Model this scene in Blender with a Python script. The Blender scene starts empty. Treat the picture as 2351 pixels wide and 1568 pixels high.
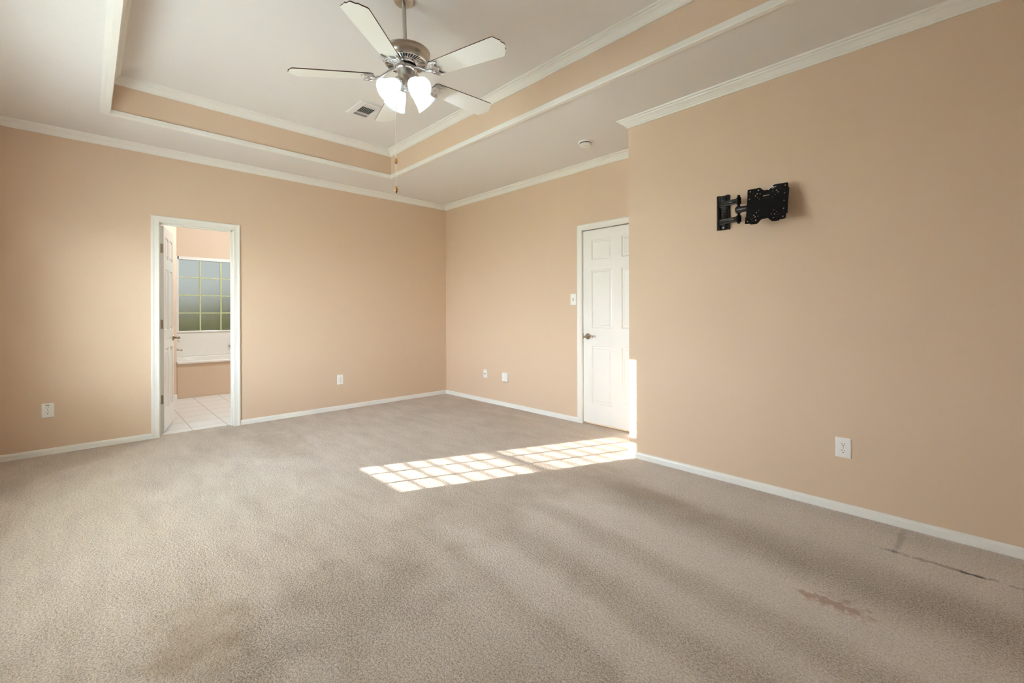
import bpy, bmesh, math, random
from mathutils import Vector, Matrix
random.seed(7)
PI = math.pi
sc = bpy.context.scene
C = sc.collection

# ------------------------------------------------------------------ camera
F_PX, YAW, HY, ROLL, CAM_H = 1019.15, 0.8067, 719.05, -0.003, 1.18
cam_d = bpy.data.cameras.new('camera'); cam = bpy.data.objects.new('camera', cam_d); C.objects.link(cam)
cam_d.sensor_width = 36.0; cam_d.sensor_fit = 'HORIZONTAL'
cam_d.lens = F_PX / 2351.0 * 36.0
cam_d.shift_y = -(784.0 - HY) / 2351.0
cam_d.clip_start = 0.05; cam_d.clip_end = 300
fw = Vector((-math.sin(YAW), math.cos(YAW), 0)); rt = Vector((math.cos(YAW), math.sin(YAW), 0)); up = Vector((0, 0, 1))
rt2 = rt * math.cos(ROLL) + up * math.sin(ROLL); up2 = -rt * math.sin(ROLL) + up * math.cos(ROLL)
M = Matrix((rt2, up2, -fw)).transposed().to_4x4(); M.translation = Vector((0, 0, CAM_H))
cam.matrix_world = M
sc.camera = cam

# ------------------------------------------------------------------ world, sun, exposure
sc.view_settings.view_transform = 'Standard'; sc.view_settings.look = 'None'
sc.view_settings.gamma = 1.0; sc.view_settings.use_curve_mapping = False
sc.view_settings.exposure = 1.68
sc.cycles.use_denoising = True
sc.cycles.max_bounces = 9; sc.cycles.diffuse_bounces = 6; sc.cycles.glossy_bounces = 4
sc.cycles.transmission_bounces = 8; sc.cycles.transparent_max_bounces = 12
sc.cycles.sample_clamp_indirect = 6.0
sc.cycles.caustics_reflective = False; sc.cycles.caustics_refractive = False

SUN_EL = math.atan(0.306 * 0.925)
sun_dir = Vector((0.381 * math.cos(SUN_EL), 0.925 * math.cos(SUN_EL), -math.sin(SUN_EL))).normalized()
world = bpy.data.worlds.new('sky'); sc.world = world; world.use_nodes = True
nt = world.node_tree; nt.nodes.clear()
w_out = nt.nodes.new('ShaderNodeOutputWorld'); w_bg = nt.nodes.new('ShaderNodeBackground')
w_tc = nt.nodes.new('ShaderNodeTexCoord'); w_sep = nt.nodes.new('ShaderNodeSeparateXYZ'); w_ramp = nt.nodes.new('ShaderNodeValToRGB')
nt.links.new(w_tc.outputs['Generated'], w_sep.inputs[0]); nt.links.new(w_sep.outputs[2], w_ramp.inputs[0])
we = w_ramp.color_ramp.elements
we[0].position = 0.0; we[0].color = (0.84, 0.90, 1.0, 1); we[1].position = 0.8; we[1].color = (0.50, 0.70, 1.0, 1)
nt.links.new(w_ramp.outputs[0], w_bg.inputs[0])
w_bg.inputs[1].default_value = 22.0
nt.links.new(w_bg.outputs[0], w_out.inputs[0])
sun_l = bpy.data.lights.new('sun', 'SUN'); sun_l.energy = 7.5; sun_l.angle = math.radians(0.35); sun_l.color = (1.0, 0.96, 0.91)
sun = bpy.data.objects.new('sun', sun_l); C.objects.link(sun); sun.location = (-6, -8, 6)
sun.rotation_euler = sun_dir.to_track_quat('-Z', 'Y').to_euler()

# ------------------------------------------------------------------ dimensions
X1, Y2, Y3, XE, YN, XW = -5.412, 3.836, 3.229, 0.95, -0.57, -1.975
ZS, ZT = 2.76, 3.05                       # soffit and tray ceiling heights
TX0, TX1, TY0, TY1 = -4.675, 0.15, 0.125, 2.545   # tray opening
WT = 0.12                                 # wall thickness
BX, BY0, BY1 = -8.704, 0.15, 3.2          # bathroom far wall and sides
WAX0, WAX1, WAZ0, WAZ1 = -4.170, -3.470, 0.62, 2.02   # bedroom window opening
WCX0, WCX1 = -3.36, -2.08                # added unseen window; its drawn roller shade gives soft fill light

def portal(name, loc, size, rot):
    l = bpy.data.lights.new(name, 'AREA'); l.shape = 'RECTANGLE'; l.size, l.size_y = size
    l.cycles.is_portal = True
    o = bpy.data.objects.new(name, l); C.objects.link(o); o.location = loc; o.rotation_euler = rot
    return o
portal('window_portal', ((WAX0 + WAX1) / 2, YN - 0.16, (WAZ0 + WAZ1) / 2), (0.7, 1.4), (PI / 2, 0, 0))
portal('window_portal', (BX - 0.16, 1.61, 1.48), (1.2, 1.2), (PI / 2, 0, -PI / 2))

# ------------------------------------------------------------------ materials
def new_mat(name):
    m = bpy.data.materials.new(name); m.use_nodes = True
    return m, m.node_tree, m.node_tree.nodes['Principled BSDF']
def srgb(r, g, b):
    f = lambda c: (c / 255 / 12.92) if c <= 10 else ((c / 255 + 0.055) / 1.055) ** 2.4
    return (f(r), f(g), f(b), 1)
def coords(nt):
    g = nt.nodes.new('ShaderNodeNewGeometry'); return g.outputs['Position']
def add_noise(nt, scale, detail=2.0, rough=0.5, vec=None, dist=0.0):
    n = nt.nodes.new('ShaderNodeTexNoise'); n.inputs['Scale'].default_value = scale
    n.inputs['Detail'].default_value = detail; n.inputs['Roughness'].default_value = rough
    n.inputs['Distortion'].default_value = dist
    if vec is None:
        tc = nt.nodes.new('ShaderNodeTexCoord'); vec = tc.outputs['Object']
    nt.links.new(vec, n.inputs['Vector'])
    return n.outputs['Fac']
def mth(nt, op, a, b=None, clamp=False):
    n = nt.nodes.new('ShaderNodeMath'); n.operation = op; n.use_clamp = clamp
    for i, v in enumerate((a, b)):
        if v is None: continue
        if isinstance(v, (int, float)): n.inputs[i].default_value = v
        else: nt.links.new(v, n.inputs[i])
    return n.outputs[0]
def mrange(nt, v, a, b, c, d, smooth=True):
    n = nt.nodes.new('ShaderNodeMapRange'); n.interpolation_type = 'SMOOTHSTEP' if smooth else 'LINEAR'
    nt.links.new(v, n.inputs[0])
    for i, x in enumerate((a, b, c, d)): n.inputs[i + 1].default_value = x
    return n.outputs[0]
def mixc(nt, fac, a, b, mode='MIX'):
    n = nt.nodes.new('ShaderNodeMix'); n.data_type = 'RGBA'; n.blend_type = mode
    for sock, v in ((n.inputs[0], fac), (n.inputs[6], a), (n.inputs[7], b)):
        if isinstance(v, (int, float)): sock.default_value = v
        elif isinstance(v, tuple): sock.default_value = v
        else: nt.links.new(v, sock)
    return n.outputs[2]
def bump(nt, b, h, strength, dist):
    n = nt.nodes.new('ShaderNodeBump'); n.inputs['Strength'].default_value = strength; n.inputs['Distance'].default_value = dist
    nt.links.new(h, n.inputs['Height']); nt.links.new(n.outputs[0], b.inputs['Normal'])
def simple(name, col, rough=0.5, metal=0.0, nscale=0, namt=0.06, bstr=0.0, spec=0.5):
    m, nt, b = new_mat(name)
    b.inputs['Roughness'].default_value = rough; b.inputs['Metallic'].default_value = metal
    b.inputs['Specular IOR Level'].default_value = spec
    if nscale:
        f = add_noise(nt, nscale, 3.0)
        dark = tuple(c * (1 - namt) for c in col[:3]) + (1,)
        nt.links.new(mixc(nt, f, dark, col), b.inputs['Base Color'])
        if bstr: bump(nt, b, f, bstr, 0.002)
    else:
        b.inputs['Base Color'].default_value = col
    return m
M_wall = simple('tan_wall_paint', (0.685, 0.52, 0.378, 1), 0.62, 0, 140, 0.05, 0.10, 0.25)
M_bwall = simple('peach_bathroom_paint', (0.74, 0.58, 0.44, 1), 0.6, 0, 140, 0.05, 0.10, 0.25)
M_ceil = simple('ceiling_paint', (0.80, 0.78, 0.765, 1), 0.75, 0, 90, 0.04, 0.12, 0.2)
M_trim = simple('cream_trim_paint', (0.85, 0.84, 0.80, 1), 0.35, 0, 25, 0.03, 0.03, 0.4)
M_door = simple('white_door_paint', (0.86, 0.85, 0.82, 1), 0.28, 0, 30, 0.03, 0.02, 0.5)
M_plastic = simple('white_plastic', (0.88, 0.87, 0.84, 1), 0.3, 0, 40, 0.02)
M_slot = simple('dark_slot', (0.03, 0.028, 0.025, 1), 0.6, 0, 40, 0.2)
M_nickel = simple('brushed_nickel', (0.56, 0.52, 0.46, 1), 0.30, 1.0, 200, 0.12)
M_silver = simple('bright_silver', (0.80, 0.82, 0.84, 1), 0.22, 1.0, 120, 0.08)
M_bronze = simple('satin_bronze_nickel', (0.40, 0.33, 0.25, 1), 0.32, 1.0, 150, 0.15)
M_chrome = simple('dark_chrome', (0.45, 0.44, 0.43, 1), 0.12, 1.0, 60, 0.05)
M_black = simple('gloss_black_steel', (0.006, 0.008, 0.012, 1), 0.16, 0.0, 60, 0.3, 0, 0.7)
M_blackm = simple('matte_black_steel', (0.006, 0.006, 0.006, 1), 0.5, 0.0, 90, 0.3, 0, 0.12)
M_blade = simple('white_blade_laminate', (0.86, 0.865, 0.82, 1), 0.35, 0, 20, 0.03)
M_edge = simple('walnut_blade_edge', (0.10, 0.055, 0.03, 1), 0.5, 0, 60, 0.3)
M_chain = simple('pale_bead_chain', (0.95, 0.95, 0.92, 1), 0.3, 0.0, 90, 0.1)
M_wood = simple('honey_wood', (0.62, 0.30, 0.06, 1), 0.35, 0, 60, 0.35)
M_bronzetip = simple('wood_tip', (0.22, 0.07, 0.02, 1), 0.4, 0, 60, 0.3)
M_tub = simple('white_acrylic', (0.90, 0.89, 0.86, 1), 0.12, 0, 10, 0.02)
M_mortar = simple('blind_slat_white', (0.88, 0.87, 0.84, 1), 0.4, 0, 40, 0.02)
M_hedge = simple('hedge_leaves', (0.88, 0.76, 0.36, 1), 0.8, 0, 9, 0.35)
M_ground = simple('dry_lawn', (0.55, 0.48, 0.24, 1), 0.9, 0, 5, 0.4)

def glow(name, col, strength):
    m, nt, b = new_mat(name); nt.nodes.remove(b)
    e = nt.nodes.new('ShaderNodeEmission'); e.inputs[0].default_value = col; e.inputs[1].default_value = strength
    nt.links.new(e.outputs[0], nt.nodes['Material Output'].inputs[0]); return m
M_bulb = glow('lamp_bulb_glow', (1.0, 0.97, 0.92, 1), 3.0)

def frosted(name):
    m, nt, b = new_mat(name); out = nt.nodes['Material Output']
    b.inputs['Base Color'].default_value = (0.9, 0.9, 0.88, 1); b.inputs['Roughness'].default_value = 0.25
    t = nt.nodes.new('ShaderNodeBsdfTranslucent'); t.inputs[0].default_value = (0.40, 0.40, 0.39, 1)
    tr = nt.nodes.new('ShaderNodeBsdfTransparent')
    mx = nt.nodes.new('ShaderNodeMixShader'); f = add_noise(nt, 35, 2)
    nt.links.new(mrange(nt, f, 0.2, 0.8, 0.55, 0.68), mx.inputs[0])
    nt.links.new(b.outputs[0], mx.inputs[1]); nt.links.new(t.outputs[0], mx.inputs[2])
    mx2 = nt.nodes.new('ShaderNodeMixShader'); mx2.inputs[0].default_value = 0.12
    nt.links.new(mx.outputs[0], mx2.inputs[1]); nt.links.new(tr.outputs[0], mx2.inputs[2])
    nt.links.new(mx2.outputs[0], out.inputs[0]); return m
M_shade = frosted('frosted_shade_glass')

def pane_glass(name, rough, k, tint):
    m, nt, b = new_mat(name); out = nt.nodes['Material Output']; nt.nodes.remove(b)
    tr = nt.nodes.new('ShaderNodeBsdfTransparent'); tr.inputs[0].default_value = tint
    if rough > 0:
        g = nt.nodes.new('ShaderNodeBsdfRefraction'); g.inputs['Roughness'].default_value = rough; g.inputs['IOR'].default_value = 1.25
        g.inputs['Color'].default_value = tint
        f = add_noise(nt, 160, 2); bn = nt.nodes.new('ShaderNodeBump'); bn.inputs['Strength'].default_value = 0.6; bn.inputs['Distance'].default_value = 0.002
        nt.links.new(f, bn.inputs['Height']); nt.links.new(bn.outputs[0], g.inputs['Normal'])
    else:
        g = nt.nodes.new('ShaderNodeBsdfGlossy'); g.inputs['Roughness'].default_value = 0.02
    mx = nt.nodes.new('ShaderNodeMixShader'); mx.inputs[0].default_value = k
    nt.links.new(tr.outputs[0], mx.inputs[1]); nt.links.new(g.outputs[0], mx.inputs[2])
    nt.links.new(mx.outputs[0], out.inputs[0]); return m
M_clear = pane_glass('clear_glass', 0.0, 0.06, (0.97, 0.98, 0.97, 1))
M_obscure = pane_glass('obscured_glass', 0.6, 0.85, (0.096, 0.096, 0.088, 1))
M_crystal = simple('clear_acrylic_handle', (0.9, 0.92, 0.95, 1), 0.08, 0, 20, 0.02)

def carpet_mat():
    m, nt, b = new_mat('cut_pile_carpet'); L = nt.links
    pos = coords(nt); sep = nt.nodes.new('ShaderNodeSeparateXYZ'); L.new(pos, sep.inputs[0])
    X, Y = sep.outputs[0], sep.outputs[1]
    fine = add_noise(nt, 200, 3.0, 0.65, pos); mid = add_noise(nt, 95, 2.0, 0.6, pos)
    big = add_noise(nt, 1.7, 3.0, 0.55, pos); clump = add_noise(nt, 7.0, 3.0, 0.6, pos)
    # vacuum lanes: pile brushed one way and the other, in bands along x
    wob = mth(nt, 'MULTIPLY', mth(nt, 'SUBTRACT', add_noise(nt, 2.2, 2.0, 0.5, pos), 0.5), 0.22)
    n25 = add_noise(nt, 26.0, 3.0, 0.6, pos)
    s = mth(nt, 'ADD', Y, mth(nt, 'ADD', wob, mth(nt, 'MULTIPLY', mth(nt, 'ADD', X, 0.8), 0.10)))
    ramp = nt.nodes.new('ShaderNodeValToRGB'); ramp.color_ramp.interpolation = 'LINEAR'
    lanes = [(0.0, .5), (0.55, .40), (0.95, .30), (1.10, .42), (1.22, .30), (1.30, .62), (1.43, .68), (1.50, .34), (1.60, .30),
             (1.70, .60), (1.78, .66), (1.86, .38), (1.94, .42), (2.02, .78), (2.22, .74), (2.34, .36), (2.45, .12), (2.58, .2), (2.75, .58), (3.0, .62), (3.2, .42)]
    e = ramp.color_ramp.elements
    while len(e) < len(lanes): e.new(0.5)
    for i, (p, v) in enumerate(lanes): e[i].position = p / 3.3; e[i].color = (v, v, v, 1)
    L.new(mth(nt, 'DIVIDE', s, 3.3), ramp.inputs[0])
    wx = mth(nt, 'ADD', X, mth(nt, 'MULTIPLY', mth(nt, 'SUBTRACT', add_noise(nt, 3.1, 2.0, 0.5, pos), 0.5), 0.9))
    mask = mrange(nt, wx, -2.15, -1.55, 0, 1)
    lane = mth(nt, 'MULTIPLY', mth(nt, 'SUBTRACT', ramp.outputs[0], 0.30), mask)
    # long brushed streaks on the left half
    mp = nt.nodes.new('ShaderNodeMapping'); mp.inputs['Scale'].default_value = (1.0, 3.6, 1.0); mp.inputs['Rotation'].default_value = (0, 0, math.radians(-28)); L.new(pos, mp.inputs[0])
    streak = add_noise(nt, 2.4, 4.0, 0.6, mp.outputs[0], 0.6)
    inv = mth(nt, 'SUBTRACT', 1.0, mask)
    lane2 = mth(nt, 'MULTIPLY', mth(nt, 'MULTIPLY', mth(nt, 'SUBTRACT', streak, 0.5), inv), 0.55)
    def spot(cx, cy, rx, ry, soft=1.0):
        dx = mth(nt, 'DIVIDE', mth(nt, 'SUBTRACT', X, cx), rx); dy = mth(nt, 'DIVIDE', mth(nt, 'SUBTRACT', Y, cy), ry)
        d = mth(nt, 'SQRT', mth(nt, 'ADD', mth(nt, 'MULTIPLY', dx, dx), mth(nt, 'MULTIPLY', dy, dy)))
        d = mth(nt, 'ADD', d, mth(nt, 'MULTIPLY', mth(nt, 'SUBTRACT', clump if soft >= 1 and soft < 1.2 else n25, 0.5), 1.6 * soft))
        return mrange(nt, d, 0.35, 1.25, 1, 0)
    worn = mth(nt, 'ADD', spot(-1.78, 0.72, 0.34, 0.55), mth(nt, 'MULTIPLY', spot(-1.65, 0.25, 0.3, 0.3), 0.6))
    v = mth(nt, 'ADD', lane, lane2)
    v = mth(nt, 'SUBTRACT', v, mth(nt, 'MULTIPLY', worn, 0.22))
    v = mth(nt, 'ADD', v, mth(nt, 'MULTIPLY', mth(nt, 'SUBTRACT', big, 0.5), 0.30))
    v = mth(nt, 'ADD', v, mth(nt, 'MULTIPLY', mth(nt, 'SUBTRACT', clump, 0.5), 0.16))
    v = mth(nt, 'ADD', v, mth(nt, 'MULTIPLY', mth(nt, 'SUBTRACT', fine, 0.5), 2.7))
    v = mth(nt, 'ADD', v, mth(nt, 'MULTIPLY', mth(nt, 'SUBTRACT', mid, 0.5), 1.25))
    r2 = nt.nodes.new('ShaderNodeValToRGB'); el = r2.color_ramp.elements
    el[0].position = 0.0; el[0].color = (0.27, 0.225, 0.18, 1); el[1].position = 1.0; el[1].color = (0.88, 0.81, 0.765, 1)
    q = el.new(0.45); q.color = (0.605, 0.52, 0.45, 1)
    L.new(mth(nt, 'ADD', mth(nt, 'MULTIPLY', v, 0.85), 0.47, True), r2.inputs[0])
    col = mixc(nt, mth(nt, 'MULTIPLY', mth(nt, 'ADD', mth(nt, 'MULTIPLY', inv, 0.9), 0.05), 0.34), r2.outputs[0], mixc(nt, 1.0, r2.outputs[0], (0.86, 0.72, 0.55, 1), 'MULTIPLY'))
    st = mth(nt, 'MULTIPLY', spot(-0.40, 2.185, 0.12, 0.05, 2.2), 0.60)
    col = mixc(nt, st, col, (0.40, 0.19, 0.09, 1))
    st2 = mth(nt, 'ADD', mth(nt, 'MULTIPLY', spot(-4.4, 1.26, 0.6, 0.22), 0.35), mth(nt, 'MULTIPLY', spot(-1.95, 0.29, 0.28, 0.18), 0.40))
    st2 = mth(nt, 'ADD', st2, mth(nt, 'MULTIPLY', spot(-1.45, 2.62, 0.45, 0.10), 0.35), True)
    col = mixc(nt, st2, col, (0.36, 0.245, 0.135, 1))
    cr = mth(nt, 'MULTIPLY', spot(-0.27, 3.03, 0.016, 0.2, 2.0), 0.30)
    cr = mth(nt, 'ADD', cr, mth(nt, 'MULTIPLY', spot(-0.10, 2.87, 0.26, 0.016, 2.6), 0.45))
    cr = mth(nt, 'ADD', cr, mth(nt, 'MULTIPLY', spot(0.0, 2.865, 0.06, 0.010, 0.9), 0.6), True)
    col = mixc(nt, cr, col, (0.10, 0.07, 0.045, 1))
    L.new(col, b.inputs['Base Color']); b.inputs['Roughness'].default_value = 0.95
    b.inputs['Specular IOR Level'].default_value = 0.1
    b.inputs['Sheen Weight'].default_value = 0.25; b.inputs['Sheen Roughness'].default_value = 0.5
    hgt = mth(nt, 'ADD', mth(nt, 'MULTIPLY', fine, 0.6), mid)
    bump(nt, b, hgt, 1.0, 0.009)
    return m
M_carpet = carpet_mat()

def tile_mat():
    m, nt, b = new_mat('white_floor_tile'); L = nt.links; pos = coords(nt)
    sep = nt.nodes.new('ShaderNodeSeparateXYZ'); L.new(pos, sep.inputs[0])
    def line(c, off, step, w):
        f = mth(nt, 'FRACT', mth(nt, 'DIVIDE', mth(nt, 'SUBTRACT', c, off), step))
        d = mth(nt, 'ABSOLUTE', mth(nt, 'SUBTRACT', f, 0.5))
        return mrange(nt, d, 0.5 - w / step, 0.5 - w / step * 0.4, 0, 1)
    g = mth(nt, 'MAXIMUM', line(sep.outputs[0], -20.92, 0.305, 0.0035), line(sep.outputs[1], -2.265, 0.3045, 0.0035))
    cl = add_noise(nt, 6, 4, 0.6, pos)
    body = mixc(nt, cl, (0.78, 0.77, 0.76, 1), (0.88, 0.88, 0.88, 1))
    L.new(mixc(nt, g, body, (0.25, 0.20, 0.15, 1)), b.inputs['Base Color']); b.inputs['Roughness'].default_value = 0.28
    bump(nt, b, mth(nt, 'SUBTRACT', 1.0, g), 0.4, 0.002); return m
M_tile = tile_mat()

# ------------------------------------------------------------------ mesh helpers
def box(bm, x0, y0, z0, x1, y1, z1):
    vs = [bm.verts.new((x, y, z)) for z in (z0, z1) for x, y in ((x0, y0), (x1, y0), (x1, y1), (x0, y1))]
    for f in ((0, 3, 2, 1), (4, 5, 6, 7), (0, 1, 5, 4), (1, 2, 6, 5), (2, 3, 7, 6), (3, 0, 4, 7)):
        bm.faces.new([vs[i] for i in f])
def bbox(bm, x0, y0, z0, x1, y1, z1, bev=0.003, seg=2):
    t = bmesh.new(); box(t, x0, y0, z0, x1, y1, z1)
    bmesh.ops.bevel(t, geom=list(t.edges), offset=bev, segments=seg, affect='EDGES', profile=0.5)
    merge(bm, t)
def merge(bm, t, mat=None):
    if mat is not None: bmesh.ops.transform(t, matrix=mat, verts=t.verts)
    mp = {v: bm.verts.new(v.co) for v in t.verts}
    for f in t.faces:
        try: nf = bm.faces.new([mp[v] for v in f.verts]); nf.smooth = f.smooth; nf.material_index = f.material_index
        except ValueError: pass
    t.free()
def lathe(bm, prof, seg=32, cap0=False, cap1=False, mat=None):
    t = bmesh.new(); rings = []
    for r, z in prof:
        rings.append([t.verts.new((max(r, 1e-5) * math.cos(2 * PI * i / seg), max(r, 1e-5) * math.sin(2 * PI * i / seg), z)) for i in range(seg)])
    for a, b in zip(rings, rings[1:]):
        for i in range(seg):
            f = t.faces.new((a[i], a[(i + 1) % seg], b[(i + 1) % seg], b[i])); f.smooth = True
    if cap0: t.faces.new(rings[0][::-1])
    if cap1: t.faces.new(rings[-1])
    bmesh.ops.recalc_face_normals(t, faces=t.faces)
    merge(bm, t, mat)
def tube(bm, pts, r, seg=10, caps=True):
    pts = [Vector(p) for p in pts]; rs = r if isinstance(r, (list, tuple)) else [r] * len(pts)
    t = bmesh.new(); rings = []; ref = None
    for i, p in enumerate(pts):
        d = (pts[min(i + 1, len(pts) - 1)] - pts[max(i - 1, 0)]).normalized()
        if ref is None:
            ref = d.orthogonal().normalized()
        ref = (ref - d * ref.dot(d)).normalized(); b2 = d.cross(ref)
        rings.append([t.verts.new(p + (ref * math.cos(2 * PI * k / seg) + b2 * math.sin(2 * PI * k / seg)) * rs[i]) for k in range(seg)])
    for a, b in zip(rings, rings[1:]):
        for k in range(seg):
            f = t.faces.new((a[k], a[(k + 1) % seg], b[(k + 1) % seg], b[k])); f.smooth = True
    if caps: t.faces.new(rings[0][::-1]); t.faces.new(rings[-1])
    merge(bm, t)
def prism(bm, outline, z0, z1, mat=None, bev=0.0):
    t = bmesh.new()
    a = [t.verts.new((x, y, z0)) for x, y in outline]; b = [t.verts.new((x, y, z1)) for x, y in outline]
    t.faces.new(a[::-1]); t.faces.new(b); n = len(a)
    for i in range(n): t.faces.new((a[i], a[(i + 1) % n], b[(i + 1) % n], b[i]))
    bmesh.ops.recalc_face_normals(t, faces=t.faces)
    if bev: bmesh.ops.bevel(t, geom=[e for e in t.edges if abs(e.verts[0].co.z - e.verts[1].co.z) < 1e-6], offset=bev, segments=2, affect='EDGES')
    merge(bm, t, mat)
def prism_holes(bm, outline, holes, z0, z1, mat=None):
    t = bmesh.new(); es = []
    for loop in [outline] + holes:
        vs = [t.verts.new((x, y, z0)) for x, y in loop]
        for i in range(len(vs)): es.append(t.edges.new((vs[i], vs[(i + 1) % len(vs)])))
    bmesh.ops.triangle_fill(t, use_beauty=True, edges=es)
    r = bmesh.ops.extrude_face_region(t, geom=list(t.faces))
    for v in [g for g in r['geom'] if isinstance(g, bmesh.types.BMVert)]: v.co.z = z1
    bmesh.ops.recalc_face_normals(t, faces=t.faces)
    merge(bm, t, mat)
def obj(name, bm, mat, parent=None):
    me = bpy.data.meshes.new(name); bm.to_mesh(me); bm.free()
    for m in (mat if isinstance(mat, (list, tuple)) else [mat]): me.materials.append(m)
    o = bpy.data.objects.new(name, me); C.objects.link(o)
    if parent is not None: o.parent = parent
    return o
def struct(name, bm, mat, parent=None):
    o = obj(name, bm, mat, parent)
    if parent is None: o['kind'] = 'structure'
    return o
def thing(name, label, cat, loc=(0, 0, 0), rotz=0.0, group=None):
    o = bpy.data.objects.new(name, None); C.objects.link(o); o.location = loc; o.rotation_euler = (0, 0, rotz)
    o.empty_display_size = 0.1; o['label'] = label; o['category'] = cat
    if group: o['group'] = group
    return o
def molding(bm, path, prof, closed=False, z=0.0):
    """sweep profile [(out from wall, z)] along a 2D path; the room lies to the RIGHT of travel"""
    n = len(path); P = [Vector(p) for p in path]; rings = []
    for i in range(n):
        dirs = []
        if closed or i > 0: dirs.append((P[i] - P[i - 1]).normalized())
        if closed or i < n - 1: dirs.append((P[(i + 1) % n] - P[i]).normalized())
        nrm = [Vector((d.y, -d.x)) for d in dirs]
        if len(nrm) == 2:
            m = (nrm[0] + nrm[1]).normalized(); m = m / m.dot(nrm[0])
        else: m = nrm[0]
        rings.append([bm.verts.new((P[i].x + m.x * d, P[i].y + m.y * d, z + h)) for d, h in prof])
    k = len(prof); rng = range(n) if closed else range(n - 1)
    for i in rng:
        a, b = rings[i], rings[(i + 1) % n]
        for j in range(k): bm.faces.new((a[j], a[(j + 1) % k], b[(j + 1) % k], b[j]))
    if not closed: bm.faces.new(rings[0]); bm.faces.new(rings[-1][::-1])
    bmesh.ops.recalc_face_normals(bm, faces=bm.faces)

# ------------------------------------------------------------------ room shell
D1Y0, D1Y1, DZ = 0.505, 1.115, 2.06
D2X0, D2X1 = -2.910, -2.095
bm = bmesh.new()                                  # left wall with bathroom doorway
box(bm, X1 - WT, YN - WT, -0.02, X1, D1Y0 - 0.018, ZS)
box(bm, X1 - WT, D1Y1 + 0.018, -0.02, X1, Y2 + WT, ZS)
box(bm, X1 - WT, D1Y0 - 0.018, DZ + 0.018, X1, D1Y1 + 0.018, ZS)
struct('wall_left', bm, M_wall)
bm = bmesh.new()                                  # back wall with closed door
box(bm, X1, Y2, -0.02, D2X0 - 0.02, Y2 + WT, ZS)
box(bm, D2X0 - 0.02, Y2, DZ + 0.02, D2X1 + 0.02, Y2 + WT, ZS)
box(bm, D2X1 + 0.02, Y2, -0.02, XE, Y2 + WT, ZS)
box(bm, D2X0 - 0.02, Y2 + 0.06, -0.02, D2X1 + 0.02, Y2 + WT, DZ + 0.02)
struct('wall_back', bm, M_wall)
bm = bmesh.new(); box(bm, XW, Y3, -0.02, XE + WT, Y2, ZS); struct('wall_right', bm, M_wall)
bm = bmesh.new()                                  # wall behind the camera, with the sunny window
box(bm, X1, YN - WT, -0.02, WAX0, YN, ZS); box(bm, WAX1, YN - WT, -0.02, WCX0, YN, ZS); box(bm, WCX1, YN - WT, -0.02, XE + WT, YN, ZS)
box(bm, WCX0, YN - WT, -0.02, WCX1, YN, WAZ0); box(bm, WCX0, YN - WT, WAZ1, WCX1, YN, ZS)
box(bm, WAX0, YN - WT, -0.02, WAX1, YN, WAZ0); box(bm, WAX0, YN - WT, WAZ1, WAX1, YN, ZS)
struct('wall_front', bm, M_wall)
bm = bmesh.new(); box(bm, XE, YN, -0.02, XE + WT, Y3, ZS); struct('wall_end', bm, M_wall)
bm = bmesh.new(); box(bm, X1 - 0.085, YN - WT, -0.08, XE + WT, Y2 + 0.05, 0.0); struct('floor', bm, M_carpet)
bm = bmesh.new(); box(bm, BX - WT, -0.1, -0.08, X1 - 0.087, BY1 + WT, -0.002); struct('floor', bm, M_tile)
bm = bmesh.new()                                  # soffit ring and tray lid
for r in ((X1 - WT, YN - WT, TX0 - 0.02, Y2 + WT), (TX1 + 0.02, YN - WT, XE + WT, Y2 + WT), (TX0 - 0.02, YN - WT, TX1 + 0.02, TY0 - 0.02), (TX0 - 0.02, TY1 + 0.02, TX1 + 0.02, Y2 + WT)):
    box(bm, r[0], r[1], ZS, r[2], r[3], ZS + 0.06)
box(bm, TX0 - 0.1, TY0 - 0.1, ZT, TX1 + 0.1, TY1 + 0.1, ZT + 0.06)
struct('ceiling', bm, M_ceil)
bm = bmesh.new()
for r in ((TX0 - 0.1, TY0 - 0.1, TX0, TY1 + 0.1), (TX1, TY0 - 0.1, TX1 + 0.1, TY1 + 0.1), (TX0, TY0 - 0.1, TX1, TY0), (TX0, TY1, TX1, TY1 + 0.1)):
    box(bm, r[0], r[1], ZS + 0.001, r[2], r[3], ZT)
struct('wall_tray', bm, M_wall)
crown = [(0, -0.062), (0.010, -0.062), (0.013, -0.053), (0.018, -0.050), (0.026, -0.040), (0.040, -0.027), (0.052, -0.021), (0.055, -0.012), (0.068, -0.010), (0.072, 0.0), (0, 0)]
room_path = [(XE, YN), (X1, YN), (X1, Y2), (XW, Y2), (XW, Y3), (XE, Y3)]
bm = bmesh.new(); molding(bm, room_path, crown, closed=True, z=ZS); struct('trim_1', bm, M_trim)
tray_path = [(TX1, TY0), (TX0, TY0), (TX0, TY1), (TX1, TY1)]
bm = bmesh.new(); molding(bm, tray_path, crown, closed=True, z=ZT); struct('trim_2', bm, M_trim)
lip = [(-0.05, -0.001), (-0.05, -0.010), (-0.034, -0.014), (-0.022, -0.020), (0.010, -0.020), (0.014, -0.014), (0.014, 0.018), (0.009, 0.022), (0, 0.024), (0, 0.0)]
bm = bmesh.new(); molding(bm, tray_path, lip, closed=True, z=ZS); struct('trim_3', bm, M_trim)
base = [(0, -0.01), (0.014, -0.01), (0.014, 0.036), (0.011, 0.044), (0.006, 0.050), (0, 0.052)]
CW = 0.065
bm = bmesh.new(); molding(bm, [(XE, YN), (X1, YN), (X1, D1Y0 - CW)], base); struct('baseboard_left', bm, M_trim)
bm = bmesh.new(); molding(bm, [(X1, D1Y1 + CW), (X1, Y2), (D2X0 - CW, Y2)], base); struct('baseboard_back', bm, M_trim)
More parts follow.
